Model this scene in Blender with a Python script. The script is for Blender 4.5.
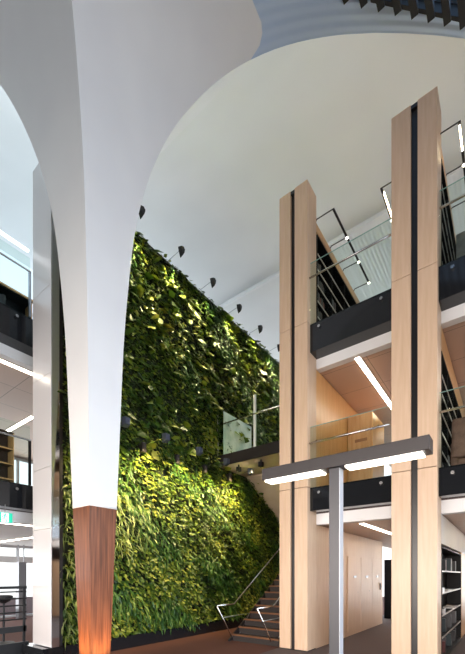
import bpy, math, random
import numpy as np
from mathutils import Vector
random.seed(7); rng = np.random.default_rng(11)
for o in list(bpy.data.objects): bpy.data.objects.remove(o)
S = bpy.context.scene
C = bpy.context.collection
# ------------------------------------------------------------------ camera, world, exposure
cam_d = bpy.data.cameras.new('camera'); cam = bpy.data.objects.new('camera', cam_d); C.objects.link(cam)
cam_d.sensor_fit = 'HORIZONTAL'; cam_d.sensor_width = 36; cam_d.lens = 36*364/465
cam_d.shift_y = 248/465; cam_d.clip_start = 0.05; cam_d.clip_end = 300
cam.location = (0, 0, 1.7); cam.rotation_euler = (math.radians(90), 0, math.atan2(.6065, .795))
S.camera = cam
W = bpy.data.worlds.new('sky'); S.world = W; W.use_nodes = True
wn = W.node_tree.nodes; wl = W.node_tree.links
bg = wn['Background']
tc = wn.new('ShaderNodeTexCoord'); sep = wn.new('ShaderNodeSeparateXYZ'); cr = wn.new('ShaderNodeValToRGB')
wl.new(tc.outputs['Generated'], sep.inputs[0]); wl.new(sep.outputs['Z'], cr.inputs[0]); wl.new(cr.outputs[0], bg.inputs[0])
cr.color_ramp.elements[0].color = (1.0, .99, .97, 1); cr.color_ramp.elements[0].position = 0.05
cr.color_ramp.elements[1].color = (.50, .66, .88, 1); cr.color_ramp.elements[1].position = 0.7
bg.inputs[1].default_value = 1.15
def area(name, loc, rot, sx, sy, e, col=(1, 1, 1), spread=math.pi):
    d = bpy.data.lights.new(name, 'AREA'); d.shape = 'RECTANGLE'; d.size = sx; d.size_y = sy; d.energy = e; d.color = col; d.spread = spread
    o = bpy.data.objects.new(name, d); C.objects.link(o); o.location = loc; o.rotation_euler = rot; return o
S.view_settings.view_transform = 'Standard'; S.view_settings.look = 'None'
S.view_settings.gamma = 1; S.view_settings.use_curve_mapping = False
S.view_settings.exposure = 0.6
R90 = math.pi/2
area('window_and_fill_daylight', (11.9, 3, 3.2), (0, R90-.18, 0), 5.5, 18, 740, (.78, .87, 1), 1.5)  # cool fill lamp added at the unseen right side
area('window_and_fill_daylight', (-2, -7.8, 2.3), (R90-.16, 0, 0), 18, 3.6, 640, (1, .88, .80), 1.5)  # warm fill lamp added behind the camera
area('window_and_fill_daylight', (-9, 18.7, 9.9), (-R90-.3, 0, math.pi), 13, 4.6, 3300, (.88, .95, 1), 2.3)
area('window_and_fill_daylight', (-15.7, 6, 9.9), (0, -R90, 0), 4.6, 20, 470, (.66, .86, 1))
for z_, e_ in ((1.5, 900), (5.1, 420)): area('window_and_fill_daylight', (-.5, 17.8, z_), (-R90, 0, math.pi), 7, 2.3, e_, (1, .98, .95))
for z_ in (1.5, 5.1): area('window_and_fill_daylight', (-15.7, 5, z_), (0, -R90, 0), 2.3, 14, 110, (1, .99, .97))

# ------------------------------------------------------------------ helpers
ORG = {}
def tag(o, label=None, cat=None, group=None, kind=None):
    if label: o['label'] = label
    if cat: o['category'] = cat
    if group: o['group'] = group
    if kind: o['kind'] = kind
    return o
def thing(name, loc, label, cat, group=None):
    o = bpy.data.objects.new(name, None); C.objects.link(o); o.location = loc; o.empty_display_size = .2
    ORG[o] = Vector(loc); return tag(o, label, cat, group)
class MB:
    def __init__(s): s.v = []; s.f = []
    def add(s, vs, fs):
        n = len(s.v); s.v += [tuple(p) for p in vs]; s.f += [tuple(i+n for i in f) for f in fs]; return s
    def box(s, x0, x1, y0, y1, z0, z1):
        vs = [(x, y, z) for z in (z0, z1) for y in (y0, y1) for x in (x0, x1)]
        return s.add(vs, [(0, 2, 3, 1), (4, 5, 7, 6), (0, 1, 5, 4), (2, 6, 7, 3), (0, 4, 6, 2), (1, 3, 7, 5)])
    def tube(s, pts, r, n=10):
        pts = [Vector(p) for p in pts]; rings = []
        for i, p in enumerate(pts):
            if i == 0: d = pts[1]-p
            elif i == len(pts)-1: d = p-pts[-2]
            else: d = (pts[i+1]-p).normalized()+(p-pts[i-1]).normalized()
            d.normalize()
            a = d.cross(Vector((0, 0, 1)));
            if a.length < .05: a = d.cross(Vector((0, 1, 0)))
            a.normalize(); b = d.cross(a)
            rings.append([p+(a*math.cos(t)+b*math.sin(t))*r for t in [2*math.pi*k/n for k in range(n)]])
        vs = [q for rg in rings for q in rg]; fs = []
        for i in range(len(rings)-1):
            for k in range(n):
                fs.append((i*n+k, i*n+(k+1) % n, (i+1)*n+(k+1) % n, (i+1)*n+k))
        fs.append(tuple(reversed(range(n)))); fs.append(tuple((len(rings)-1)*n+k for k in range(n)))
        return s.add(vs, fs)
    def disc(s, c, r, axis, h, n=16):
        ax = Vector(axis).normalized(); c = Vector(c); return s.tube([c, c+ax*h], r, n)
    def lathe(s, c, prof, n=20):
        vs = [(c[0]+r*math.cos(2*math.pi*k/n), c[1]+r*math.sin(2*math.pi*k/n), c[2]+z) for r, z in prof for k in range(n)]
        fs = [(i*n+k, i*n+(k+1) % n, (i+1)*n+(k+1) % n, (i+1)*n+k) for i in range(len(prof)-1) for k in range(n)]
        fs += [tuple(reversed(range(n))), tuple((len(prof)-1)*n+k for k in range(n))]
        return s.add(vs, fs)
    def build(s, name, mat, parent=None, bevel=0, smooth=False, org=None):
        if parent is not None: o0 = ORG[parent]
        elif org is not None: o0 = Vector(org)
        else:
            a = np.array(s.v); o0 = Vector(((a[:, 0].min()+a[:, 0].max())/2, (a[:, 1].min()+a[:, 1].max())/2, a[:, 2].min()))
        me = bpy.data.meshes.new(name); me.from_pydata([(p[0]-o0.x, p[1]-o0.y, p[2]-o0.z) for p in s.v], [], s.f)
        me.materials.append(mat); me.update()
        o = bpy.data.objects.new(name, me); C.objects.link(o)
        if parent is not None: o.parent = parent
        else: o.location = o0
        ORG[o] = o0
        if smooth:
            for p in me.polygons: p.use_smooth = True
        if bevel:
            m = o.modifiers.new('bevel', 'BEVEL'); m.width = bevel; m.segments = 2; m.limit_method = 'ANGLE'
        return o
def B(*a): return MB().box(*a)
def struct(name, mb, mat, label=None, bevel=0, smooth=False):
    o = mb.build(name, mat, None, bevel, smooth); o['kind'] = 'structure'
    if label: o['label'] = label; o['category'] = name.split('_')[0]
    return o
KIDS = {}
def copy_tree(o, parent=None, loc=None):
    c = o.copy(); C.objects.link(c)
    if parent is not None: c.parent = parent
    if loc is not None: c.location = loc
    for ch in [x for x in ALL() if x.parent == o]: copy_tree(ch, c)
    return c
def ALL(): return list(C.objects)

# ------------------------------------------------------------------ materials
def mat(name, col=(.8, .8, .8), rough=.5, metal=0, emit=None, es=0, spec=.5):
    m = bpy.data.materials.new(name); m.use_nodes = True
    b = m.node_tree.nodes['Principled BSDF']
    b.inputs['Base Color'].default_value = (*col, 1); b.inputs['Roughness'].default_value = rough
    b.inputs['Metallic'].default_value = metal; b.inputs['Specular IOR Level'].default_value = spec
    if emit: b.inputs['Emission Color'].default_value = (*emit, 1); b.inputs['Emission Strength'].default_value = es
    return m
def nt(m):
    t = m.node_tree; return t.nodes, t.links, t.nodes['Principled BSDF']
def ramp_noise(m, c0, c1, scale=(1, 1, 1), detail=4, nscale=5, p0=.35, p1=.65, bump=0, coord='Object', dist=0):
    n, l, b = nt(m)
    tc = n.new('ShaderNodeTexCoord'); mp = n.new('ShaderNodeMapping'); mp.inputs['Scale'].default_value = scale
    no = n.new('ShaderNodeTexNoise'); no.inputs['Scale'].default_value = nscale; no.inputs['Detail'].default_value = detail
    no.inputs['Distortion'].default_value = dist
    cr = n.new('ShaderNodeValToRGB'); cr.color_ramp.elements[0].position = p0; cr.color_ramp.elements[1].position = p1
    cr.color_ramp.elements[0].color = (*c0, 1); cr.color_ramp.elements[1].color = (*c1, 1)
    l.new(tc.outputs[coord], mp.inputs[0]); l.new(mp.outputs[0], no.inputs['Vector']); l.new(no.outputs['Fac'], cr.inputs[0]); l.new(cr.outputs[0], b.inputs['Base Color'])
    if bump:
        bp = n.new('ShaderNodeBump'); bp.inputs['Strength'].default_value = bump; bp.inputs['Distance'].default_value = .01
        l.new(no.outputs['Fac'], bp.inputs['Height']); l.new(bp.outputs[0], b.inputs['Normal'])
    return m
def mottled(name, c0, c1, rough=.5, **k):
    return ramp_noise(mat(name, c0, rough), c0, c1, **k)
MAPLE = mottled('maple_veneer', (.60, .41, .27), (.70, .51, .36), .38, scale=(6, 6, .5), nscale=3, detail=6, p0=.25, p1=.8)
MAPLE2 = mottled('golden_maple_warm_glow', (.62, .34, .13), (.76, .46, .21), .3, scale=(5, 5, .4), nscale=3, detail=6, p0=.25, p1=.8)  # golden timber, with warm LED glow partly put into the colour
JARRAH = mottled('jarrah_boards', (.075, .024, .011), (.30, .105, .045), .36, scale=(14, 14, .35), nscale=2.2, detail=8, p0=.3, p1=.72)
WHITE = mottled('white_plaster', (.74, .74, .75), (.79, .79, .79), .55, nscale=.8, detail=2)
CEILW = mottled('white_ceiling_plaster', (.72, .73, .72), (.78, .79, .78), .6, nscale=.4, detail=2)
PANELW = mottled('white_satin_panel', (.60, .58, .58), (.66, .64, .64), .22, nscale=.6, detail=1)
BLACKG = mat('black_gloss_glass', (.012, .013, .015), .08)
BLACK = mat('black_recess', (.012, .012, .014), .35)
DARK = mat('dark_grey_metal', (.026, .022, .023), .4, .2)
DARK2 = mat('charcoal_powdercoat', (.012, .012, .013), .5, spec=.3)
GREYM = mat('satin_aluminium', (.36, .37, .40), .3, .85)
STEEL = mat('stainless_steel', (.62, .61, .6), .22, 1)
MIRROR = mat('polished_chrome', (.8, .8, .8), .06, 1)
LED = mat('led_diffuser', (1, 1, 1), .4, 0, (1, .88, .70), 13)
LEDW = mat('led_diffuser_cool', (1, 1, 1), .4, 0, (.92, .97, 1), 3)
LEDP = mat('led_picture_light', (1, 1, 1), .4, 0, (1, .78, .48), 20)
LEDT = mat('led_floor_lamp', (1, 1, 1), .4, 0, (1, .93, .80), 2.6)
CARPET = mottled('brown_carpet', (.080, .024, .014), (.12, .038, .023), .9, nscale=30, detail=4, p0=.2, p1=.8, bump=.3)
CARPET2 = mottled('mauve_grey_carpet', (.085, .06, .058), (.125, .092, .09), .85, nscale=40, detail=4, p0=.2, p1=.8, bump=.3)
STAIRC = mottled('dark_stair_carpet', (.022, .018, .017), (.045, .036, .034), .9, nscale=40, p0=.2, p1=.8)
NOSE = mottled('timber_nosing', (.14, .055, .022), (.21, .09, .038), .4, scale=(1, 10, 10), nscale=4)
CREAM = mottled('cream_soffit', (.62, .50, .34), (.68, .56, .40), .5, nscale=2)
BOOKC = mat('black_shelving', (.006, .006, .007), .5, spec=.2)
SHELFE = mat('pale_shelf_lip', (.55, .53, .50), .35)
REDU = mottled('brown_upholstery', (.16, .085, .065), (.24, .13, .10), .8, nscale=8)
GREYF = mottled('grey_screen_fabric', (.16, .16, .17), (.24, .24, .25), .9, nscale=6)
def panelled(name, c0, c1, px, py, gap=.004, rough=.4, dark=.2):
    m = mat(name, c0, rough); n, l, b = nt(m)
    tc = n.new('ShaderNodeTexCoord'); mp = n.new('ShaderNodeMapping'); br = n.new('ShaderNodeTexBrick')
    br.offset = 0; br.inputs['Scale'].default_value = 1; br.inputs['Brick Width'].default_value = px; br.inputs['Row Height'].default_value = py
    br.inputs['Mortar Size'].default_value = gap; br.inputs['Color1'].default_value = (*c0, 1); br.inputs['Color2'].default_value = (*c1, 1)
    br.inputs['Mortar'].default_value = (c0[0]*dark, c0[1]*dark, c0[2]*dark, 1)
    l.new(tc.outputs['Object'], mp.inputs[0]); l.new(mp.outputs[0], br.inputs['Vector']); l.new(br.outputs['Color'], b.inputs['Base Color'])
    return m
CEILB = panelled('brown_ceiling_panels', (.56, .40, .31), (.59, .42, .33), 1.2, 1.2, .006)
def glass(name, tint, k=.2):
    m = bpy.data.materials.new(name); m.use_nodes = True; n = m.node_tree.nodes; l = m.node_tree.links; n.clear()
    o = n.new('ShaderNodeOutputMaterial'); mx = n.new('ShaderNodeMixShader'); t = n.new('ShaderNodeBsdfTransparent'); g = n.new('ShaderNodeBsdfGlossy')
    g.inputs['Roughness'].default_value = .02; t.inputs[0].default_value = (*tint, 1); g.inputs[0].default_value = (.95, 1, .98, 1)
    fr = n.new('ShaderNodeFresnel'); fr.inputs[0].default_value = 1.15
    mk = n.new('ShaderNodeMath'); mk.operation = 'MULTIPLY'; mk.inputs[1].default_value = k; l.new(fr.outputs[0], mk.inputs[0]); l.new(mk.outputs[0], mx.inputs[0]); l.new(t.outputs[0], mx.inputs[1]); l.new(g.outputs[0], mx.inputs[2]); l.new(mx.outputs[0], o.inputs[0]); return m
GLASS = glass('clear_balustrade_glass', (.90, .95, .93))
GLASSD = glass('tinted_rooflight_glass', (.72, .80, .88))
GLASSW = glass('window_glass', (.93, .96, .97))
GLASSE = mat('green_glass_edge', (.35, .55, .50), .15)
def ribbed(name, col, dirv, pitch, rough=.5, strength=.6):
    m = mat(name, col, rough); n, l, b = nt(m)
    tc = n.new('ShaderNodeTexCoord'); dp = n.new('ShaderNodeVectorMath'); dp.operation = 'DOT_PRODUCT'; dp.inputs[1].default_value = dirv
    mu = n.new('ShaderNodeMath'); mu.operation = 'MULTIPLY'; mu.inputs[1].default_value = 2*math.pi/pitch
    si = n.new('ShaderNodeMath'); si.operation = 'SINE'
    bp = n.new('ShaderNodeBump'); bp.inputs['Strength'].default_value = strength; bp.inputs['Distance'].default_value = .03
    l.new(tc.outputs['Object'], dp.inputs[0]); l.new(dp.outputs['Value'], mu.inputs[0]); l.new(mu.outputs[0], si.inputs[0]); l.new(si.outputs[0], bp.inputs['Height']); l.new(bp.outputs[0], b.inputs['Normal'])
    return m
RIBW = ribbed('white_ribbed_ceiling', (.78, .79, .79), (1, 0, 0), .12, strength=.22)
RIBB = ribbed('daylight_blue_ribbed_soffit', (.46, .58, .76), (.707, -.707, 0), .13, strength=.22)  # blue daylight from the rooflight is put into this colour

# ------------------------------------------------------------------ the setting
struct('floor', B(-30, -4.3, -8, 30, -.2, 0), CARPET)
struct('floor', B(-4.3, 20, -8, 30, -.2, 0), CARPET2)
# groin-vault profile of the roof, taken from the funnel column outwards
PX, PY = -5.9, 3.68
PROF = [(.178, 0), (.266, 2.88), (.31, 4.4), (.352, 5.8), (.402, 6.75), (.487, 7.85), (.60, 8.6), (.76, 9.27), (1.0, 9.95), (1.17, 10.29), (1.39, 10.68), (1.61, 11.0), (1.9, 11.34), (2.37, 11.76), (2.82, 12.05), (3.4, 12.32), (4.15, 12.55), (5.16, 12.72), (6.5, 12.80), (20, 12.82)]
pw = np.array([p[0] for p in PROF]); pz = np.array([p[1] for p in PROF])
def pchip(x, xs, ys):
    h = np.diff(xs); d = np.diff(ys)/h; m = np.zeros_like(xs)
    m[0] = d[0]; m[-1] = d[-1]
    for i in range(1, len(xs)-1):
        if d[i-1]*d[i] > 0:
            w1 = 2*h[i]+h[i-1]; w2 = h[i]+2*h[i-1]; m[i] = (w1+w2)/(w1/d[i-1]+w2/d[i])
    i = min(max(np.searchsorted(xs, x)-1, 0), len(xs)-2); t = (x-xs[i])/h[i]
    return (2*t**3-3*t**2+1)*ys[i]+(t**3-2*t**2+t)*h[i]*m[i]+(-2*t**3+3*t**2)*ys[i+1]+(t**3-t**2)*h[i]*m[i+1]
def fz(w): return float(pchip(w, pw, pz))
def fw(z): return float(pchip(z, pz, pw))
DIRS = {'+X': ((1, 0), (0, 1)), '-X': ((-1, 0), (0, -1)), '+Y': ((0, 1), (-1, 0)), '-Y': ((0, -1), (1, 0))}
def grid(mb, key, ws, t0=-1, t1=1, n=17, hook=None):
    (ox, oy), (sx, sy) = DIRS[key]; rows = len(ws); vs = []; fs = []
    for r, w in enumerate(ws):
        for j in range(n):
            a = (t0(w) if callable(t0) else t0); b_ = (t1(w) if callable(t1) else t1)
            t = a+(b_-a)*j/(n-1); ww = w
            if hook: ww = hook(r, w, t)
            s = t*ww; vs.append((PX+ox*ww+sx*s, PY+oy*ww+sy*s, fz(ww)))
    for r in range(rows-1):
        for j in range(n-1):
            k = r*n+j; fs.append((k, k+1, k+n+1, k+n))
    mb.add(vs, fs)
def wb(t): return 2.0+.30*min(1, max(0, (1-abs(t))/.16))**.6 + .08*(1-abs(t))
ws_out = list(np.concatenate([np.linspace(2, 4.5, 16), np.linspace(4.9, 7.92, 8)]))
m = MB(); grid(m, '+Y', ws_out); o = struct('ceiling', m, CEILW, smooth=True)
m = MB(); grid(m, '-X', ws_out); struct('ceiling', m, CEILW, smooth=True)
m = MB(); grid(m, '-Y', ws_out[:20]); struct('ceiling', m, CEILW, smooth=True)
# soffit of the +X vault: ring beside the column head, then a strip along the groin
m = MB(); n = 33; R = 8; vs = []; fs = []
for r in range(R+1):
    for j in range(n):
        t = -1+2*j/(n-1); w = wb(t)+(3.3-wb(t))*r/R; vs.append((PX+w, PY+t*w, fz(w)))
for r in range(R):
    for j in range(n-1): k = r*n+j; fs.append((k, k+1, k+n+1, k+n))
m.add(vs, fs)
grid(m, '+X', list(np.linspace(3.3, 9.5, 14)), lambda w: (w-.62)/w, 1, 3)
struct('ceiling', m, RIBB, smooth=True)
# rooflight with louvres above the groin strip
lv = thing('rooflight_louvre', (-1, 4, 12.35), 'dark louvred rooflight in the upper right corner of the ceiling', 'rooflight')
x = -2.70
while x < 3.0:
    B(x, x+.12, -1.5, x+9.10, 12.30, 12.52).build('louvre_blade', DARK2, lv); x += .24
MB().add([(-2.8, 6.22, 12.46), (3, 12.02, 12.46), (3, 12.1, 12.46), (-2.8, 6.3, 12.46), (-2.8, 6.22, 12.8), (3, 12.02, 12.8), (3, 12.1, 12.8), (-2.8, 6.3, 12.8)], [(3, 2, 1, 0), (4, 5, 6, 7), (0, 1, 5, 4), (1, 2, 6, 5), (2, 3, 7, 6), (3, 0, 4, 7)]).build('frame', DARK2, lv)
B(-2.8, 3.5, -1.5, 12.5, 12.9, 12.93).build('glass_pane', GLASSD, lv)
# ceiling beyond the vault (over the reading decks): ribbed metal, and smooth at its left
struct('ceiling', B(-4.6, 8, 11.6, 20, 12.70, 12.9), RIBW)
struct('ceiling', B(-16, -4.6, 11.6, 20, 12.74, 12.9), CEILW)
struct('trim_1', B(-14, 8, 11.56, 11.66, 12.66, 12.78), WHITE)
struct('ceiling', B(2.0, 8, 3.0, 11.6, 12.82, 12.9), CEILW)

L1, L2 = 3.65, 7.30
FY = 7.39
TOWERS = [(-4.265, -3.56, -3.98, -3.874), (-1.81, -1.035, -1.471, -1.355), (.70, 1.46, 1.03, 1.14), (3.2, 3.95, 3.52, 3.63)]
BAYS = [(-3.56, -1.81), (-1.035, .70), (1.46, 3.2)]
for z0, z1, zt in ((2.88, 3.13, L1), (6.47, 6.70, L2)):
    struct('floor', B(-4.2, 4, 7.87, 18, z1-.02, zt), CARPET2)
    struct('ceiling', B(-4.19, 4, 8.05, 18, z0, z0+.05), CEILB)
    struct('trim_2', B(-4.19, 4, 7.87, 8.05, z0-.02, z1-.02), WHITE)
for (x0, x1) in BAYS:
    for zb, zt in ((3.13, L1), (6.68, L2)):
        struct('trim_3', B(x0, x1, 7.53, 7.87, zb, zt), BLACKG)
# timber towers
tlabs = ['pale timber tower with a black slot, left one, beside the stair', 'pale timber tower with a black slot, the tall one right of centre', 'pale timber tower beyond the right edge of the view', 'pale timber tower furthest right along the decks']
for (x0, x1, s0, s1), lb in zip(TOWERS, tlabs):
    t = thing('timber_tower', ((x0+x1)/2, 7.6, 0), lb, 'tower', 'timber towers along the decks')
    for a, b_ in ((0.02, L1-.006), (L1+.006, L2-.006), (L2+.006, 10.44)):
        B(x0, s0, FY, 7.86, a, b_).build('cladding_panel', MAPLE, t, .004)
        B(s1, x1, FY, 7.86, a, b_).build('cladding_panel', MAPLE, t, .004)
    B(s0-.01, s1+.01, FY+.07, 7.85, 0.02, 10.42).build('recess', BLACK, t)
    B(x0+.02, x1-.02, FY+.02, 7.85, 0, .02).build('base_plate', DARK2, t)
    B(x0+.01, x1-.01, FY+.01, 7.85, 10.36, 10.43).build('cap', BLACK, t)
# blade walls behind the towers
for i, (x0, x1, _, _) in enumerate(TOWERS):
    for a, b_, yend in ((0, 2.86, 13.35), (L1, 6.45, 13.35), (L2, 9.84, 12.6)):
        if a == L1 and i == 0 or i == 0 and a == 0:
            struct('wall_blade', B(x0+.06, x1-.005, 7.87, yend, a, b_), MAPLE if a == 0 else MAPLE2)
        else:
            struct('wall_blade', B(x0+.06, x1-.40, 7.87, yend, a, b_), MAPLE)
            struct('wall_blade', B(x0+.06, x1-.005, 7.87, yend+.02, a+(2.3 if a == 0 else 2.35), b_), MAPLE2 if a else WHITE)
            struct('wall_blade', B(x1-.40, x1-.005, 11.5, yend+.01, a, a+(2.3 if a == 0 else 2.35)), MAPLE2)

# green wall core, stair back wall, side and rear walls
struct('wall_left', B(-7.9, -7.32, 3.72, 14.0, 0, 9.86), WHITE)
struct('wall_back', B(-8, -4.2, 14.0, 14.2, 0, 7.0), WHITE)
def facade(axis, c, a0, a1, z0, z1, npan, idx, tr=None):
    """window wall: frame, mullions and panes; axis 'X' = plane of constant X"""
    f = MB(); g = MB()
    def bx(mb, a, b_, za, zb, th):
        if axis == 'X': mb.box(c-th, c+th, a, b_, za, zb)
        else: mb.box(a, b_, c-th, c+th, za, zb)
    w = (a1-a0)/npan
    for k in range(npan+1): bx(f, a0+k*w-.04, a0+k*w+.04, z0, z1, .06)
    for za in (z0, z1-.08): bx(f, a0, a1, za, za+.08, .055)
    if tr: bx(f, a0, a1, tr, tr+.25, .07)
    o = struct('window_%d' % idx, f, WHITE)
    bx(g, a0, a1, z0, z1, .008); ORG[o] = ORG[o]
    g.build('pane', GLASSW, o)
struct('wall_front_added', B(-16, 12, -8.2, -8, 4.2, 13), WHITE); struct('wall_right_added', B(12, 12.2, -8.2, 20, 7.3, 13), WHITE)  # unseen upper walls, added so daylight enters only low down
struct('ceiling', B(-16, 12, -8.2, -2.5, 12.85, 12.95), CEILW); struct('ceiling', B(3.4, 12, -2.5, 12, 12.85, 12.95), CEILW)
facade('Y', 18, -4.2, 4, 0, 2.88, 7, 1); struct('wall_front_added', B(-16, 12, -8.2, -8, 4.2, 13), WHITE); struct('wall_right_added', B(12, 12.2, -8.2, 20, 7.3, 13), WHITE)  # second copy of the unseen light-shaping walls
struct('ceiling', B(-16, 12, -8.2, -2.5, 12.85, 12.95), CEILW); struct('ceiling', B(3.4, 12, -2.5, 12, 12.85, 12.95), CEILW)
facade('Y', 18, -4.2, 4, L1, 6.47, 7, 2); facade('Y', 19, -16, 4, 7.3, 12.7, 12, 3)
facade('Y', -8.1, -16, 12, 0, 4.2, 12, 7); facade('X', 12.1, -8, 20, 0, 7.3, 12, 8)  # unseen glazing, added below the light-shaping walls
facade('X', -16, -6, 14, 0, 2.88, 8, 4, 2.2); facade('X', -16, -6, 14, L1, 6.47, 8, 5); facade('X', -16, -6, 19, 7.3, 12.7, 8, 6)
# left side decks
for z0, z1, zt in ((2.88, 3.13, L1), (6.47, 6.70, L2)):
    struct('floor', B(-16, -8.68, -6, 14, z1-.02, zt), CARPET2)
    struct('ceiling', B(-16, -8.86, -6, 14, z0, z0+.05), CEILB if z0 > 4 else WHITE)
    struct('trim_4', B(-8.86, -8.68, -6, 14, z0-.02, z1-.02), WHITE)
    struct('trim_5', B(-8.68, -8.32, -6, 4.2, zt-.53 if z0 < 4 else zt-.62, zt), BLACKG)
struct('floor', B(-16, -8.0, -6, 4.2, 0, .26), CARPET)
struct('trim_6', B(-8.0, -7.93, -6, 3.44, 0, .33), DARK2)

# ------------------------------------------------------------------ funnel column
fc = thing('funnel_column', (PX, PY, 0), 'tall white funnel column flaring into the ceiling on a reddish timber foot', 'column')
def col_part(zs, name, mt, close=True, cap_w=None):
    m = MB()
    ws = [fw(z) for z in zs]
    for key in DIRS: grid(m, key, ws, n=9, hook=None)
    return m.build(name, mt, fc, smooth=True)
def fw0(z): return fw(z)
m = MB()
for key in DIRS: grid(m, key, [fw(z) for z in np.linspace(0.0, 2.875, 12)], n=5)
m.build('timber_cladding', JARRAH, fc)
m = MB(); w2 = fw(2.9)+.004
for key in DIRS:
    if key == '+X':
        ws = [fw(z) for z in np.linspace(2.885, 11.0, 70)]+list(np.linspace(1.65, 2.0, 8)); grid(m, key, ws, n=33)
        vs = []; fs = []; n = 33
        for r in range(5):
            for j in range(n):
                t = -1+2*j/(n-1); w = 2.0+(wb(t)-2.0)*r/4; vs.append((PX+w, PY+t*w, fz(w)))
        for r in range(4):
            for j in range(n-1): k = r*n+j; fs.append((k, k+1, k+n+1, k+n))
        m.add(vs, fs)
    else: grid(m, key, [fw(z) for z in np.linspace(2.885, 11.0, 70)]+list(np.linspace(1.65, 2.0, 8)), n=9)
m.box(PX-w2, PX+w2, PY-w2, PY+w2, 2.878, 2.9)
m.build('white_flare', WHITE, fc, smooth=True)
def spot(loc, target, e, col, ang, blend, parent, size=.04):
    d = bpy.data.lights.new('spot_beam', 'SPOT'); d.energy = e; d.color = col; d.spot_size = math.radians(ang); d.spot_blend = blend; d.shadow_soft_size = size
    o = bpy.data.objects.new('spot_beam', d); C.objects.link(o)
    o.rotation_euler = (Vector(target)-Vector(loc)).to_track_quat('-Z', 'Y').to_euler()
    o.location = Vector(loc)-ORG[parent]; o.parent = parent
for (x, y, lb) in ((PX-.05, PY-.55, 'round in-ground uplight at the foot of the column, on its near side'), (PX+.55, PY, 'round in-ground uplight at the foot of the column, on its stair side')):
    u = thing('floor_uplight', (x, y, 0), lb, 'uplight', 'uplights round the column foot')
    MB().lathe((x, y, 0), [(.07, 0), (.07, .012), (.05, .014)]).build('housing', STEEL, u)
    MB().lathe((x, y, .014), [(.045, 0), (.04, .004)]).build('lens', LEDP, u)
    spot((x, y, .04), (PX+(x-PX)*.2, PY+(y-PY)*.2, 1.1), 60, (1, .58, .22), 80, .8, u)

# ------------------------------------------------------------------ white end pier of the green wall
p = thing('panelled_pier', (-7.4, 3.5, 0), 'tall white panelled pier at the left end of the plant wall', 'pier')
zs = [.30, 2.6, L1+.15, 5.6, L2, 9.95]
for a, b_ in zip(zs[:-1], zs[1:]): B(-7.76, -7.01, 3.44, 3.60, a+.003, b_-.003).build('panel', PANELW, p, .003)
MB().add([(-7.009,3.45,.3),(-6.995,3.45,.3),(-7.0,3.60,.3),(-7.009,3.60,.3),(-7.009,3.45,9.9),(-6.995,3.45,9.9),(-7.0,3.60,9.9),(-7.009,3.60,9.9)],[(3,2,1,0),(4,5,6,7),(0,1,5,4),(1,2,6,5),(2,3,7,6),(3,0,4,7)]).build('chrome_edge', MIRROR, p)
B(-7.92, -7.04, 3.3, 3.71, 0, .29).build('plinth', BLACKG, p, .005)
B(-7.74, -7.06, 3.60, 3.70, .3, 9.9).build('return_panel', DARK, p)

# ------------------------------------------------------------------ living wall
gw = thing('living_plant_wall', (-7.2, 8.8, 0), 'huge vertical garden of dense green foliage on the left wall', 'plant wall')
B(-7.9, -7.04, 3.72, 13.99, 0, .29).build('plinth', BLACKG, gw, .005)
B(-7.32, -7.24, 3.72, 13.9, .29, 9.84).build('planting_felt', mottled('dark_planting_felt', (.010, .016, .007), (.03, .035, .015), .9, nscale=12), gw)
B(-7.34, -7.12, 3.72, 13.95, 9.84, 9.90).build('capping', DARK2, gw)
def leafmat(name, c, rough=.42):
    m = mat(name, c[0], rough); n, l, b = nt(m)
    g = n.new('ShaderNodeNewGeometry'); tc = n.new('ShaderNodeTexCoord'); no = n.new('ShaderNodeTexNoise'); no.inputs['Scale'].default_value = .9; no.inputs['Detail'].default_value = 5
    ad = n.new('ShaderNodeMath'); ad.operation = 'ADD'; mu = n.new('ShaderNodeMath'); mu.operation = 'MULTIPLY'; mu.inputs[1].default_value = .62
    mr = n.new('ShaderNodeMapRange'); mr.inputs[1].default_value = .32; mr.inputs[2].default_value = .68; mr.inputs[3].default_value = 0; mr.inputs[4].default_value = .40
    cr = n.new('ShaderNodeValToRGB'); e = cr.color_ramp.elements
    while len(e) < len(c): e.new(.5)
    for i, q in enumerate(c): e[i].position = i/(len(c)-1); e[i].color = (*q, 1)
    l.new(tc.outputs['Object'], no.inputs['Vector']); l.new(no.outputs['Fac'], mr.inputs[0]); l.new(g.outputs['Random Per Island'], mu.inputs[0])
    l.new(mu.outputs[0], ad.inputs[0]); l.new(mr.outputs[0], ad.inputs[1]); l.new(ad.outputs[0], cr.inputs[0]); l.new(cr.outputs[0], b.inputs['Base Color'])
    out = n['Material Output']; tr = n.new('ShaderNodeBsdfTranslucent'); mx = n.new('ShaderNodeMixShader'); mx.inputs[0].default_value = .15
    l.new(cr.outputs[0], tr.inputs[0]); l.new(b.outputs[0], mx.inputs[1]); l.new(tr.outputs[0], mx.inputs[2]); l.new(mx.outputs[0], out.inputs[0])
    return m
LEAF = leafmat('broad_leaves', [(.008, .024, .004), (.022, .055, .006), (.06, .115, .010), (.20, .25, .022), (.60, .54, .08)])
FERN = leafmat('fern_leaves', [(.007, .03, .007), (.02, .07, .012), (.055, .14, .02), (.22, .30, .05)])
STRAP = leafmat('strap_leaves', [(.03, .07, .015), (.10, .17, .035), (.30, .36, .10), (.62, .60, .26)])
PH = rng.uniform(0, 6.28, 12); FR = rng.uniform(.8, 5.5, (12, 2))
def clump(y, z): return sum(np.sin(FR[i, 0]*y+FR[i, 1]*z*1.0+PH[i]) for i in range(12))/12
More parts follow.
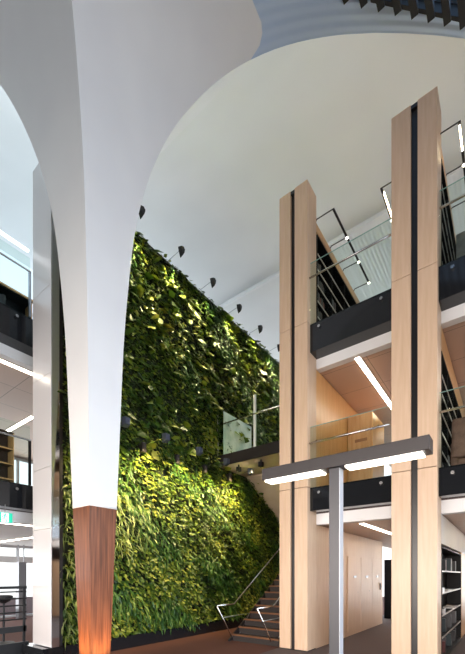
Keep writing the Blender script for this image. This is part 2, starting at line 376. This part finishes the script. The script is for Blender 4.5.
def leaves(N, L0, L1_, wr, kind, pick, outv, droop, seed):
    r = np.random.default_rng(seed)
    y = r.uniform(3.74, 13.9, N); z = r.uniform(.33, 9.92, N); k = pick(y, z, r); y = y[k]; z = z[k]; n = len(y)
    d = .05+.16*np.clip(clump(y*1.6, z*1.6)+.4, 0, 1)+r.uniform(0, .09, n)
    base = np.stack([-7.24+d*.75, y, z], 1)
    a = np.stack([r.uniform(.25, 1, n)*outv, r.normal(0, .55, n), -r.uniform(.1, 1, n)*droop+r.normal(0, .25, n)], 1); a /= np.linalg.norm(a, axis=1)[:, None]
    up = np.stack([np.full(n, .9), r.normal(0, .45, n), r.uniform(.2, 1.1, n)], 1)
    s = np.cross(a, up); s /= np.linalg.norm(s, axis=1)[:, None]; nn = np.cross(s, a)
    L = r.uniform(L0, L1_, n)[:, None]; Wd = L*wr*r.uniform(.8, 1.2, n)[:, None]; dn = np.array([0, 0, -1.0])
    if kind == 'broad':
        P = [base, base+a*L*.3+s*Wd*.46-nn*L*.02, base+a*L*.68+s*Wd*.36-nn*L*.05, base+a*L+dn*L*.12, base+a*L*.68-s*Wd*.36-nn*L*.05, base+a*L*.3-s*Wd*.46-nn*L*.02, base+a*L*.5+nn*L*.05]
        F = [(0, 1, 6), (1, 2, 6), (2, 3, 6), (3, 4, 6), (4, 5, 6), (5, 0, 6)]
    else:
        P = [base+s*Wd*.2, base-s*Wd*.2, base+a*L*.35+s*Wd*.5, base+a*L*.35-s*Wd*.5, base+a*L*.68+dn*L*.18+s*Wd*.4, base+a*L*.68+dn*L*.18-s*Wd*.4, base+a*L*.85+dn*L*.5]
        F = [(0, 1, 3), (0, 3, 2), (2, 3, 5), (2, 5, 4), (4, 5, 6)]
    V = np.stack(P, 1).reshape(-1, 3); m_ = len(P)
    Fa = (np.array(F)[None]+(np.arange(n)*m_)[:, None, None]).reshape(-1, 3)
    return V, Fa
def leafmesh(name, sets, mt):
    Vs = []; Fs = []; o = 0
    for V, F in sets: Vs.append(V); Fs.append(F+o); o += len(V)
    V = np.concatenate(Vs)-np.array(ORG[gw]); F = np.concatenate(Fs)
    me = bpy.data.meshes.new(name); me.vertices.add(len(V)); me.vertices.foreach_set('co', V.astype(np.float32).ravel())
    me.loops.add(F.size); me.loops.foreach_set('vertex_index', F.astype(np.int32).ravel())
    me.polygons.add(len(F)); me.polygons.foreach_set('loop_start', np.arange(0, F.size, 3, dtype=np.int32))
    me.update(calc_edges=True); me.validate(); me.materials.append(mt)
    me.polygons.foreach_set('use_smooth', np.ones(len(F), dtype=bool))
    o = bpy.data.objects.new(name, me); C.objects.link(o); o.parent = gw; ORG[o] = ORG[gw]; return o
def fernzone(y, z): return clump(y*.7+3, z*.7+9)
def landing(y, z): return (y > 8.62) & (y < 10.25) & (z > 5.0) & (z < 5.38)
def strapzone(y, z): return np.exp(-((y-5.2)/.85)**2-((z-2.9)/.75)**2)+.9*np.exp(-((y-4.0)/.45)**2-((z-2.2)/2.4)**2)
def p_broad(y, z, r): return ~landing(y, z) & (fernzone(y, z) < .18+r.normal(0, .05, len(y))) & (strapzone(y, z) < r.uniform(.4, 1.1, len(y)))
def p_fern(y, z, r): return ~landing(y, z) & (fernzone(y, z) > .12+r.normal(0, .05, len(y))) & (strapzone(y, z) < r.uniform(.4, 1.1, len(y)))
def p_strap(y, z, r): return (strapzone(y, z) > r.uniform(.15, 1.0, len(y)))
leafmesh('broadleaf_foliage', [leaves(42000, .07, .15, .62, 'broad', p_broad, 1, 1, 1), leaves(1500, .22, .34, .7, 'broad', lambda y, z, r: p_broad(y, z, r) & (z > 4.6), 1.2, .8, 2)], LEAF)
leafmesh('fern_foliage', [leaves(30000, .14, .26, .22, 'strap', p_fern, .9, .8, 3)], FERN)
leafmesh('strap_leaf_foliage', [leaves(26000, .16, .28, .12, 'strap', p_strap, 1, .6, 4)], STRAP)

# spot lamps on arms above the plants
ll = ['half hidden behind the white column', 'first clear of the column', 'second clear of the column', 'third clear of the column', 'fourth clear of the column', 'fifth clear of the column', 'hidden behind the timber tower', 'furthest behind the timber tower']
ys = [4.05, 5.29, 6.55, 7.78, 9.02, 10.2, 11.45, 12.7]
for y, lb in zip(ys, ll):
    t = thing('wall_spotlight', (-7.15, y, 9.9), 'spotlight on an arm above the plants, '+lb, 'spotlight', 'spotlights along the top of the plant wall')
    MB().tube([(-7.2, y, 9.91), (-6.66, y, 9.96)], .008, 8).build('arm', GREYM, t)
    pts = [(-.085, .06), (.02, .10), (.085, .05), (.06, -.06), (.0, -.17), (-.06, -.05)]
    vs = [(-6.62+dx*s_, y+a*s_*1.0, 9.90+b_) for dx, s_ in ((-.05, 1), (.06, .8)) for a, b_ in pts]
    vs = [(-6.66, y+a, 9.92+b_) for a, b_ in pts]+[(-6.56, y+a*.75, 9.92+b_*.8) for a, b_ in pts]
    n = 6; fs = [tuple(reversed(range(n))), tuple(range(n, 2*n))]+[(i, (i+1) % n, n+(i+1) % n, n+i) for i in range(n)]
    MB().add(vs, fs).build('lamp_head', DARK2, t)
    MB().disc((-6.665, y, 9.91), .03, (-1, 0, 0), .006).build('lens', LED, t)
    spot((-6.69, y, 9.86), (-7.25, y+.1, 8.1), 270, (1, .84, .46), 92, .75, t)
ys = [4.55, 5.63, 6.74, 7.84, 9.0]
ll = ['hidden behind the white column', 'just right of the white column', 'second from column', 'left of the balcony', 'under the balcony']
for y, lb in zip(ys, ll):
    t = thing('wall_spotlight', (-7.1, y, 4.75), 'box spotlight on an arm halfway up the plants, '+lb, 'spotlight', 'spotlights halfway up the plant wall')
    B(-7.2, -6.93, y-.055, y+.055, 4.63, 4.87).build('bracket', DARK, t, .006)
    MB().tube([(-6.95, y, 4.81), (-6.22, y, 4.82)], .009, 8).build('arm', STEEL, t)
    MB().add([(-6.24, y-.07, 4.70), (-6.24, y+.07, 4.70), (-6.24, y+.07, 4.90), (-6.24, y-.07, 4.90), (-6.12, y-.06, 4.74), (-6.12, y+.06, 4.74), (-6.12, y+.06, 4.88), (-6.12, y-.06, 4.88)],
             [(3, 2, 1, 0), (4, 5, 6, 7), (0, 1, 5, 4), (1, 2, 6, 5), (2, 3, 7, 6), (3, 0, 4, 7)]).build('lamp_head', mat('slate_metal', (.06, .07, .10), .4, .3), t, .006)
    B(-6.248, -6.243, y-.05, y+.05, 4.72, 4.88).build('lens', LED, t)
    spot((-6.27, y, 4.76), (-7.25, y+.05, 3.7), 330, (1, .78, .36), 92, .8, t)

# ------------------------------------------------------------------ staircase
st = thing('staircase', (-5.0, 7.45, 0), 'straight staircase with dark treads and timber nosings rising beside the plants', 'staircase')
NS = 21; RI = L1/NS; GO = 5.46/NS; Y0 = 7.52; SX0, SX1 = -5.72, -4.36
for k in range(NS):
    z = RI*(k+1); y = Y0+GO*k
    B(SX0, SX1, y, y+GO+.02, max(0, z-RI-.12), z-.012).build('step', STAIRC, st)
    B(SX0-.01, SX1, y-.025, y+.06, z-.04, z).build('nosing', NOSE, st, .004)
m = MB(); a = [(SX0-.05, Y0-.15, 0), (SX0-.05, Y0+.35, 0), (SX0-.05, Y0+5.6, L1-.35), (SX0-.05, Y0+5.6, L1), (SX0-.05, Y0+5.46, L1), (SX0-.05, Y0-.15, .04)]
vs = a+[(x+.04, y, z) for x, y, z in a]; n = 6
m.add(vs, [tuple(reversed(range(n))), tuple(range(n, 2*n))]+[(i, (i+1) % n, n+(i+1) % n, n+i) for i in range(n)]).build('stringer', DARK, st)
def rail(x, nm, lb):
    h = thing('stair_handrail', (x, 7.4, 0), lb, 'handrail')
    yb = 7.50; sl = RI/GO
    MB().tube([(x, 6.82, .95), (x, yb, .95), (x, yb+5.2, .95+5.2*sl)], .022, 10).build('top_rail', STEEL, h, smooth=True)
    MB().tube([(x, 6.82, .95), (x, 7.40, .13), (x, 7.72, .12)], .016, 10).build('end_loop', STEEL, h, smooth=True)
    MB().tube([(x, 7.06, .64), (x, 8.22, .66), (x, 7.72, .12)], .013, 10).build('lower_rail', GREYM, h, smooth=True)
    for k in range(3, 5):
        y = yb+1.15*k; MB().tube([(x, y, .95+(y-yb)*sl), (x, y, (y-Y0)*sl)], .014, 8).build('post', STEEL, h)
rail(-5.68, 'a', 'steel stair handrail on the plant side, nearer the green wall'); rail(-4.50, 'b', 'steel stair handrail on the timber tower side')
struct('floor', B(-7.2, -4.2, 12.98, 14, 3.35, L1), CARPET2)
fl = thing('upper_stair_flight', (-6.5, 11.5, L1), 'cream underside of the stair flight climbing to the landing against the plants', 'staircase')
vs = [(-7.16, 12.95, 3.33), (-7.16, 10.18, 5.02), (-7.16, 10.18, 5.34), (-7.16, 12.95, 3.64)]; vs += [(-5.84, y, z) for _, y, z in vs]
MB().add(vs, [(0, 1, 2, 3), (7, 6, 5, 4), (0, 4, 5, 1), (1, 5, 6, 2), (2, 6, 7, 3), (3, 7, 4, 0)]).build('soffit', CREAM, fl)
for k in range(9): B(-7.14, -5.84, 12.75-.28*k-.3, 12.75-.28*k, 3.66+.18*k, 3.84+.18*k).build('step', STAIRC, fl)
ld = thing('stair_landing', (-5.8, 9.4, 5.05), 'balcony landing with glass front projecting from the plants left of the timber tower', 'balcony')
B(-7.20, -4.3, 8.68, 10.2, 5.05, 5.33).build('slab', CREAM, ld)
B(-7.20, -4.3, 8.64, 8.68, 5.04, 5.36).build('fascia', DARK, ld)
B(-7.17, -5.82, 8.655, 8.67, 5.36, 6.72).build('glass_panel', GLASS, ld)
B(-5.78, -4.3, 8.655, 8.67, 5.36, 6.80).build('glass_panel', GLASS, ld)
B(-6.99, -6.975, 8.70, 10.2, 5.36, 6.72).build('frosted_panel', mottled('frosted_glass', (.45, .62, .58), (.75, .85, .83), .2, nscale=2.5), ld)
B(-7.19, -7.155, 8.64, 8.675, 5.06, 6.75).build('post', SHELFE, ld)
B(-5.84, -5.77, 8.64, 8.69, 5.36, 6.85).build('post', mat('white_post', (.75, .8, .82), .3), ld)
MB().tube([(-7.12, 10.2, 6.28), (-7.12, 8.60, 6.28), (-4.3, 8.60, 6.28)], .022, 10).build('handrail', STEEL, ld, smooth=True)
for x in (-6.55, -5.75):
    t = thing('soffit_spotlight', (x, 8.9, 4.95), 'small black cube spotlight under the balcony, '+('nearer the plants' if x < -6 else 'nearer the timber tower'), 'spotlight', 'spotlights under the balcony')
    B(x-.02, x+.02, 8.88, 8.92, 4.98, 5.05).build('stem', DARK2, t)
    B(x-.06, x+.06, 8.84, 8.96, 4.84, 4.98).build('lamp_head', DARK2, t, .006)
    MB().disc((x-.061, 8.9, 4.9), .035, (-1, 0, 0), .004).build('lens', LED, t)
    spot((x-.08, 8.9, 4.88), (-7.2, 9.4, 3.0), 110, (1, .78, .36), 95, .8, t)

# ------------------------------------------------------------------ balustrades
def balus_x(x0, x1, zf, lb):
    t = thing('glass_balustrade', ((x0+x1)/2, 7.5, zf), lb, 'balustrade', 'glass balustrades on the deck fronts')
    B(x0+.02, x1-.02, 7.50, 7.515, zf-.02, zf+1.34).build('glass_panel', GLASS, t)
    B(x0+.02, x1-.02, 7.499, 7.516, zf+1.34, zf+1.348).build('glass_edge', GLASSE, t)
    MB().tube([(x0+.03, 7.43, zf+.96), (x1-.02, 7.43, zf+.96)], .021, 10).build('handrail', STEEL, t, smooth=True)
    for x in (x0+.22, x1-.22):
        MB().disc((x, 7.53, zf-.13), .03, (0, -1, 0), .04).build('standoff', STEEL, t)
        MB().tube([(x-.05, 7.50, zf+1.02), (x-.05, 7.43, zf+.97)], .014, 8).build('rail_bracket', STEEL, t)
names = {0: 'left bay between the two timber towers', 1: 'right bay beyond the tall timber tower', 2: 'bay off the right side of the view'}
for i, (x0, x1) in enumerate(BAYS):
    balus_x(x0, x1, L2, 'glass balustrade on the top deck, '+names[i]); balus_x(x0, x1, L1, 'glass balustrade on the middle deck, '+names[i])
for zf, nm in ((L2, 'top'), (L1, 'middle')):
    t = thing('glass_balustrade', (-8.3, 1, zf), 'long glass balustrade with steel rail on the %s deck at the far left' % nm, 'balustrade', 'glass balustrades at the left')
    B(-8.31, -8.295, -5.9, 3.62, zf-.02, zf+1.28).build('glass_panel', GLASS, t)
    MB().tube([(-8.26, -5.9, zf+.96), (-8.26, 3.62, zf+.96)], .021, 10).build('handrail', STEEL, t, smooth=True)
    B(-8.34, -8.28, 3.60, 3.64, zf, zf+.98).build('end_post', GREYM if zf > 5 else DARK2, t)
    for y in (3.35, 1.2, -1): MB().disc((-8.29, y, zf-.13), .03, (1, 0, 0), .025).build('standoff', STEEL, t)
# ground railing at the left
t = thing('bar_railing', (-7.95, 1, .3), 'black metal railing with horizontal bars at the lower left', 'railing')
B(-8.0, -7.93, -5.9, 3.40, 1.42, 1.475).build('top_rail', DARK2, t)
for z in (1.36, 1.22, 1.08, .94, .80): MB().tube([(-7.965, -5.9, z), (-7.965, 3.4, z)], .015, 8).build('bar', DARK2, t)
B(-7.98, -7.95, -5.9, 3.40, .54, .66).build('bottom_rail', DARK2, t)
for y in (3.36, 2.0, .4, -1.4, -3.2): B(-7.99, -7.95, y-.02, y+.02, .33, 1.43).build('post', DARK2, t)

# ------------------------------------------------------------------ lights in the bays
def led_y(x, y0, y1, z, lb, mt=LED, w=.05, grp='recessed linear lights'):
    t = thing('linear_light', (x, (y0+y1)/2, z), lb, 'ceiling light', grp)
    B(x-w-.015, x+w+.015, y0-.02, y1+.02, z-.012, z+.005).build('trim_frame', GREYM, t)
    B(x-w, x+w, y0, y1, z-.022, z-.010).build('diffuser', mt, t)
def led_x(y, x0, x1, z, lb, mt=LED, w=.05, grp='recessed linear lights'):
    t = thing('linear_light', ((x0+x1)/2, y, z), lb, 'ceiling light', grp)
    B(x0-.02, x1+.02, y-w-.015, y+w+.015, z-.012, z+.005).build('trim_frame', GREYM, t)
    B(x0, x1, y-w, y+w, z-.022, z-.010).build('diffuser', mt, t)
bn = {0: 'between the timber towers', 1: 'right of the tall timber tower', 2: 'off to the right of the view'}
for i, dx in enumerate((0, 2.52, 5.0)):
    led_y(-2.66+dx, 7.98 if i == 0 else 8.4, 11.4, 6.465, 'linear ceiling light above the middle deck '+bn[i]); led_y(-2.66+dx, 8.3, 11.4, 2.875, 'linear ceiling light at ground level '+bn[i])
    led_y(-2.66+dx, 12.6, 16.0, 6.465, 'rear linear ceiling light above the middle deck '+bn[i]); led_y(-2.66+dx, 12.6, 16, 2.875, 'rear linear ceiling light at ground level '+bn[i])
led_y(-8.98, 1.0, 4.1, 6.465, 'long linear light under the middle deck ceiling at far left, running beside the glass'); led_y(-8.98, 1.0, 4.1, 2.875, 'linear light at ground ceiling, far left beside the exit sign')
led_x(5.05, -13.2, -11.4, 6.465, 'short bright linear light deep in the middle deck at the left'); led_x(5.2, -14.5, -11, 2.875, 'linear light deep in the ground floor ceiling at the left')
# pendant linear light on the top left deck
t = thing('pendant_linear_light', (-9.72, 3, 9.9), 'slim white linear light hanging over the top deck at the far left', 'pendant light')
B(-9.75, -9.69, 1.2, 4.2, 9.9, 9.94).build('diffuser', LEDW, t)
for y in (1.5,): MB().tube([(-9.72, y, 9.93), (-9.72, y, fz(9.72-5.9))], .003, 6).build('suspension_wire', STEEL, t)
# picture lights along the blade tops
def picture(xw, sgn, y0, lb, up=True):
    xb = xw+sgn*(.30 if up == 2 else .40); n = 4; sp = .86
    t = thing('shelf_light', (xw, y0, 9.86), lb, 'shelf light', 'shelf lights along the blade tops')
    B(xb-.022, xb+.022, y0-.01, y0+sp*(n-1)+.01, 9.915, 9.937).build('light_bar', DARK, t)
    if up: B(xb-.010, xb+.010, y0+.12, y0+sp*(n-1)-.1, 9.937, 9.941).build('diffuser', LEDP, t)
    if up == 2: B(xb-.012, xb+.012, y0+.05, y0+.55, 9.903, 9.915).build('diffuser', LEDP, t)
    if not up: B(xb-sgn*.030, xb-sgn*.012, y0+.12, y0+sp*(n-1)-.1, 9.905, 9.945).build('diffuser', LEDP, t)
    for k in range(n):
        y = y0+sp*k; MB().tube([(xw-sgn*.05, y, 9.85), (xw, y, 9.93), (xb, y, 9.93)], .012, 8).build('arm', DARK, t)
        if 0 < k < n: MB().lathe((xb, y, 9.895), [(.012, 0), (.03, .012), (.012, .03)], 10).build('arm_end_lamp', LED, t)
picture(-3.56, 1, 7.88, 'slim shelf light frame on arms above the top-deck bookcase, left bay')
picture(-1.035, 1, 7.75, 'slim shelf light frame on arms above the top-deck bookcase, right bay', 2)
picture(-1.78, -1, 8.08, 'bright shelf light strip on the left side of the tall timber tower', False)
picture(1.46, 1, 7.8, 'slim shelf light frame off the right side of the view')

# ------------------------------------------------------------------ bookcases and books
def bookcase(x1, y0, y1, z0, h, nsh, lb, depth=.34, face=1, end=None, lip=SHELFE, carc=BOOKC, up=.95):
    """open bookcase, its face towards +X at x1"""
    x0 = x1-depth
    t = thing('bookcase', ((x0+x1)/2, (y0+y1)/2, z0), lb, 'bookcase', 'bookcases on the decks')
    B(x0, x0+.015, y0, y1, z0, z0+h).build('back_panel', carc, t)
    B(x0, x1, y0, y1, z0, z0+.06).build('plinth', carc, t); B(x0, x1, y0, y1, z0+h-.03, z0+h).build('top_panel', carc, t)
    nb = max(1, round((y1-y0)/up))
    for k in range(nb+1):
        y = y0+(y1-y0-.02)*k/nb; B(x0, x1-.01 if 0 < k < nb else x1, y, y+.02, z0, z0+h-.02).build('upright', carc if (0 < k < nb or not end) else end, t)
    zs = []
    for k in range(nsh):
        z = z0+.06+(h-.1)*k/nsh; zs.append(z)
        if k: s = B(x0+.015, x1-.02, y0+.01, y1-.01, z-.018, z).build('shelf', carc, t); B(x1-.02, x1-.008, y0+.02, y1-.02, z-.022, z+.008).build('shelf_lip', lip, s)
    return t, zs, (h-.1)/nsh
BC = [(.02, .022, .03), (.05, .035, .03), (.03, .05, .06), (.09, .09, .1), (.12, .03, .03), (.03, .03, .035), (.02, .02, .02)]
BM = [mat('book_cover', c, .5) for c in BC]; PAPER = mat('page_block', (.6, .57, .5), .8)
PB = []
for q, bm_ in enumerate(BM):
    w = .03+.008*(q % 3); h = .22+.02*(q % 4)
    me = bpy.data.meshes.new('book'); mb = MB(); mb.box(-.17, 0, 0, .004, 0, h); mb.box(-.17, 0, w-.004, w, 0, h); mb.box(-.004, 0, 0, w, 0, h)
    k = len(mb.f); mb.box(-.165, -.005, .004, w-.004, .004, h-.006)
    me.from_pydata(mb.v, [], mb.f); me.materials.append(bm_); me.materials.append(PAPER)
    for p in me.polygons: p.material_index = 1 if p.index >= k else 0
    PB.append((me, w))
def books(x1, y0, y1, zs, gap, lb, grp, dens=.75, maxn=70, seed=0):
    r = random.Random(seed); nb = 0
    nbay = max(1, round((y1-y0)/.95)); bw = (y1-y0-.02)/nbay
    for z in zs:
        for q in range(nbay):
            y = y0+q*bw+.05+r.uniform(0, .1); lim = y0+(q+1)*bw-.06
            run = r.uniform(.3, 1)*bw*dens; e = min(lim, y+run)
            while y < e:
                me, w = r.choice(PB)
                if y+w*2.2 > lim or nb >= maxn: break
                o = bpy.data.objects.new('book', me); C.objects.link(o); o.location = (x1-.06, y, z+.002); o.scale = (1, 2.2, min(1.1, (gap-.05)/.28))
                tag(o, lb, 'book', grp); y += w*2.2+.003; nb += 1
SH = 7.30
t, zs, g = bookcase(-3.555, 7.90, 11.48, L2, 2.3, 6, 'tall black bookcase lit from above on the top deck, left bay')
books(-3.555, 7.90, 11.48, zs, g, 'dark book standing in the top-deck bookcase of the left bay', 'books on the top deck, left bay', maxn=90, seed=3)
t, zs, g = bookcase(-1.03, 7.90, 11.48, L2, 2.3, 6, 'tall black bookcase on the top deck, right bay')
books(-1.03, 7.90, 11.48, zs, g, 'dark book standing in the top-deck bookcase of the right bay', 'books on the top deck, right bay', maxn=60, seed=4)
t, zs, g = bookcase(-1.03, 7.90, 11.48, L1, 2.3, 6, 'tall black bookcase on the middle deck, right bay')
books(-1.03, 7.90, 11.48, zs, g, 'dark book standing in the middle-deck bookcase of the right bay', 'books on the middle deck, right bay', maxn=60, seed=5)
t, zs, g = bookcase(-1.03, 7.90, 11.3, 0, 2.25, 5, 'tall black bookcase with pale shelf lips at ground level, lower right corner', up=3.4)
books(-1.03, 7.90, 11.3, [zs[0], zs[1], zs[4]], g, 'dark book standing in the ground-level bookcase at the lower right', 'books at ground level', dens=.3, maxn=36, seed=6)
for y, z, lb in ((8.15, zs[3], 'upper'), (8.35, zs[2], 'lower')):
    o = B(-1.13, -1.05, y, y+.26, z, z+.10).build('white_box_file', PANELW, None, .01); tag(o, 'small white box file on the %s shelf of the lower right bookcase' % lb, 'box file')
t, zs, g = bookcase(-9.9, .6, 3.94, L1, 1.62, 4, 'brown timber bookcase on the middle deck at the far left', end=MAPLE2, lip=MAPLE2, carc=mat('walnut', (.05, .025, .015), .4))
books(-9.9, .6, 3.94, zs, g, 'dark book in the brown bookcase at the far left', 'books on the middle deck, far left', maxn=40, seed=8)
t, zs, g = bookcase(-9.05, .5, 4.0, L2, .9, 2, 'low bookcase with a timber top behind glass on the top deck, far left', end=MAPLE2, lip=MAPLE2)
B(-9.42, -9.02, .48, 4.03, L2+.9, L2+.94).build('timber_top', MAPLE2, t)
books(-9.05, .5, 4.0, zs, g, 'dark book in the low bookcase on the top deck, far left', 'books on the top deck, far left', maxn=50, seed=9)
t, zs, g = bookcase(-3.6, 15.0, 15.9, 0, 2.3, 4, 'black bookcase at the far end of the ground-level passage')
# timber cupboards along the ground-level blade wall
ycs = [9.86, 10.95, 12.05, 13.15]
cn = ['nearest', 'middle', 'far']
for i in range(3):
    t = thing('wall_cupboard', (-3.54, (ycs[i]+ycs[i+1])/2, 0), 'pale timber cupboard door in the ground-level wall, %s of three' % cn[i], 'cupboard', 'cupboards in the timber wall')
    B(-3.556, -3.535, ycs[i]+.008, ycs[i+1]-.008, .12, 2.22).build('door', MAPLE, t, .004)
    B(-3.535, -3.528, ycs[i]+.45, ycs[i]+.68, 1.62, 1.68).build('label_plate', GREYM, t)
    if i == 2: B(-3.535, -3.50, ycs[i]+.85, ycs[i]+.88, 1.2, 1.42).build('handle', DARK, t)
    else: MB().disc((-3.535, ycs[i]+.8, 1.2), .014, (1, 0, 0), .01).build('lock', STEEL, t)
# timber cupboard block on the middle deck
t = thing('timber_cabinet', (-3.22, 10.3, L1), 'honey-coloured timber cabinet block on the middle deck behind the glass', 'cabinet')
B(-3.545, -2.89, 9.88, 11.0, L1+.05, 6.02).build('body', MAPLE2, t, .004)
B(-3.54, -2.90, 9.90, 10.98, L1, L1+.05).build('plinth', DARK2, t)
B(-3.53, -2.905, 9.862, 9.88, L1+.07, 6.0).build('door', mottled('honey_timber', (.42, .22, .10), (.52, .30, .15), .4, scale=(5, 5, .4), nscale=3), t, .004)
B(-3.35, -3.02, 9.858, 9.863, 5.28, 5.36).build('name_plate', mat('bronze_plate', (.22, .10, .045), .5), t)
# armchair and screen in the right bay
t = thing('armchair', (-.57, 8.6, L1), 'brown upholstered armchair behind the glass on the middle deck, right bay', 'armchair')
B(-.92, -.22, 8.30, 8.46, L1+.35, L1+1.12).build('backrest', REDU, t, .05); B(-.92, -.22, 8.47, 9.0, L1+.22, L1+.45).build('seat', REDU, t, .05)
for x in (-.94, -.30): B(x, x+.12, 8.36, 9.0, L1+.15, L1+.66).build('armrest', REDU, t, .03)
for x in (-.90, -.26):
    for y in (8.38, 8.92): MB().tube([(x, y, L1), (x, y, L1+.2)], .02, 8).build('leg', DARK2, t)
t = thing('fabric_screen', (-.35, 9.2, L2), 'grey fabric screen standing on the top deck, right bay', 'screen')
B(-.93, -.1, 9.18, 9.22, L2+.12, L2+1.75).build('panel', GREYF, t, .01)
for x in (-.89, -.18): B(x, x+.04, 8.98, 9.42, L2, L2+.03).build('foot', DARK2, t); B(x, x+.04, 9.185, 9.215, L2+.03, L2+.13).build('foot_post', DARK2, t)

# ------------------------------------------------------------------ left side small things
t = thing('exit_sign', (-8.1, 2.95, 2.78), 'green and white exit sign hanging from the ground ceiling at the left edge', 'sign')
B(-8.24, -8.20, 2.55, 3.25, 2.76, 2.99).build('housing', PANELW, t, .004)
GRN = mat('exit_green', (.0, .45, .28), .4, 0, (0, .62, .36), .45); EW = mat('exit_white', (.9, .95, .95), .4, 0, (.85, 1, .97), .5)
fcx = -8.199
gp = B(fcx, fcx+.004, 2.57, 3.23, 2.775, 2.975).build('green_panel', GRN, t)
B(fcx+.004, fcx+.007, 3.02, 3.16, 2.785, 2.965).build('door_symbol', EW, gp)
m = MB(); X0 = fcx+.008
m.disc((X0, 3.09, 2.94), .016, (1, 0, 0), .003)
for pts in ([(2.905, 2.92), (2.89, 2.865)], [(2.89, 2.865), (2.93, 2.835), (2.93, 2.79)], [(2.89, 2.865), (2.85, 2.83), (2.82, 2.84)], [(2.905, 2.915), (2.945, 2.89)], [(2.90, 2.915), (2.865, 2.895), (2.85, 2.87)]):
    m.tube([(X0+.002, y, z) for y, z in [(a+.18, b_) for a, b_ in pts]], .007, 6)
m.build('running_figure', GRN, gp)
for y in (2.65, 3.1): MB().tube([(-8.22, y, 2.99), (-8.22, y, 3.14)], .006, 6).build('hanger', STEEL, t)
t = thing('steel_post', (-15.6, 6.2, 0), 'grey structural post in front of the ground-floor windows at the far left', 'post')
x, y = -15.2, 6.3
B(x-.14, x+.14, y-.14, y+.14, 0, 2.2).build('shaft', GREYM, t); 
for dy in (-.1, .1): MB().tube([(x, y+dy, 2.2), (x, y+dy, 2.88)], .025, 8).build('hanger_rod', GREYM, t)
for (x, y, lb) in ((-8.5, 3.18, 'black pedestal bar stool behind the railing, right one'), (-9.0, 3.02, 'black pedestal bar stool behind the railing, left one')):
    t = thing('bar_stool', (x, y, .26), lb, 'stool', 'bar stools behind the railing')
    MB().lathe((x, y, .26), [(.2, 0), (.2, .015), (.03, .04)]).build('base', DARK2, t)
    MB().tube([(x, y, .29), (x, y, 1.15)], .022, 10).build('pole', DARK2, t)
    MB().lathe((x, y, 1.10), [(.03, 0), (.12, .05), (.17, .12), (.17, .16), (.12, .175)]).build('seat', DARK2, t)

# ------------------------------------------------------------------ T-shaped lamp in the foreground
t = thing('floor_lamp', (-1.158, 2.94, 0), 'dark grey T-shaped lamp with glowing strips under both arms, in front of the timber towers', 'floor lamp')
B(-1.202, -1.114, 2.90, 2.985, .02, 2.585).build('pole', mat('lamp_pole_metal', (.04, .04, .046), .4, .1), t, .004)
B(-1.1145, -1.110, 2.902, 2.983, .02, 2.58).build('lit_side_strip', mat('lit_side_tone', (.42, .44, .48), .35, .3), t)  # added pale strip, paints the lit side of the pole
B(-1.42, -.90, 2.72, 3.16, 0, .02).build('base_plate', DARK, t, .004)
bm_ = B(-1.845, -.45, 2.87, 3.02, 2.585, 2.69).build('crossbeam', DARK, t, .004)
B(-1.82, -1.27, 2.885, 3.005, 2.568, 2.587).build('diffuser', LEDT, bm_)
B(-1.06, -.50, 2.885, 3.005, 2.568, 2.587).build('diffuser', LEDT, bm_)

for y, z, w in ((8.9, 3, .3), (9.8, 2, .25), (9.4, 3, .2), (10.3, 2, .3)):
    o = B(-1.26, -1.045, y, y+w, .06+2.15*z/5, .06+2.15*z/5+.03).build('paper_pile', PANELW); tag(o, 'flat white paper pile on a shelf of the lower right bookcase', 'papers', 'papers in the lower right bookcase')
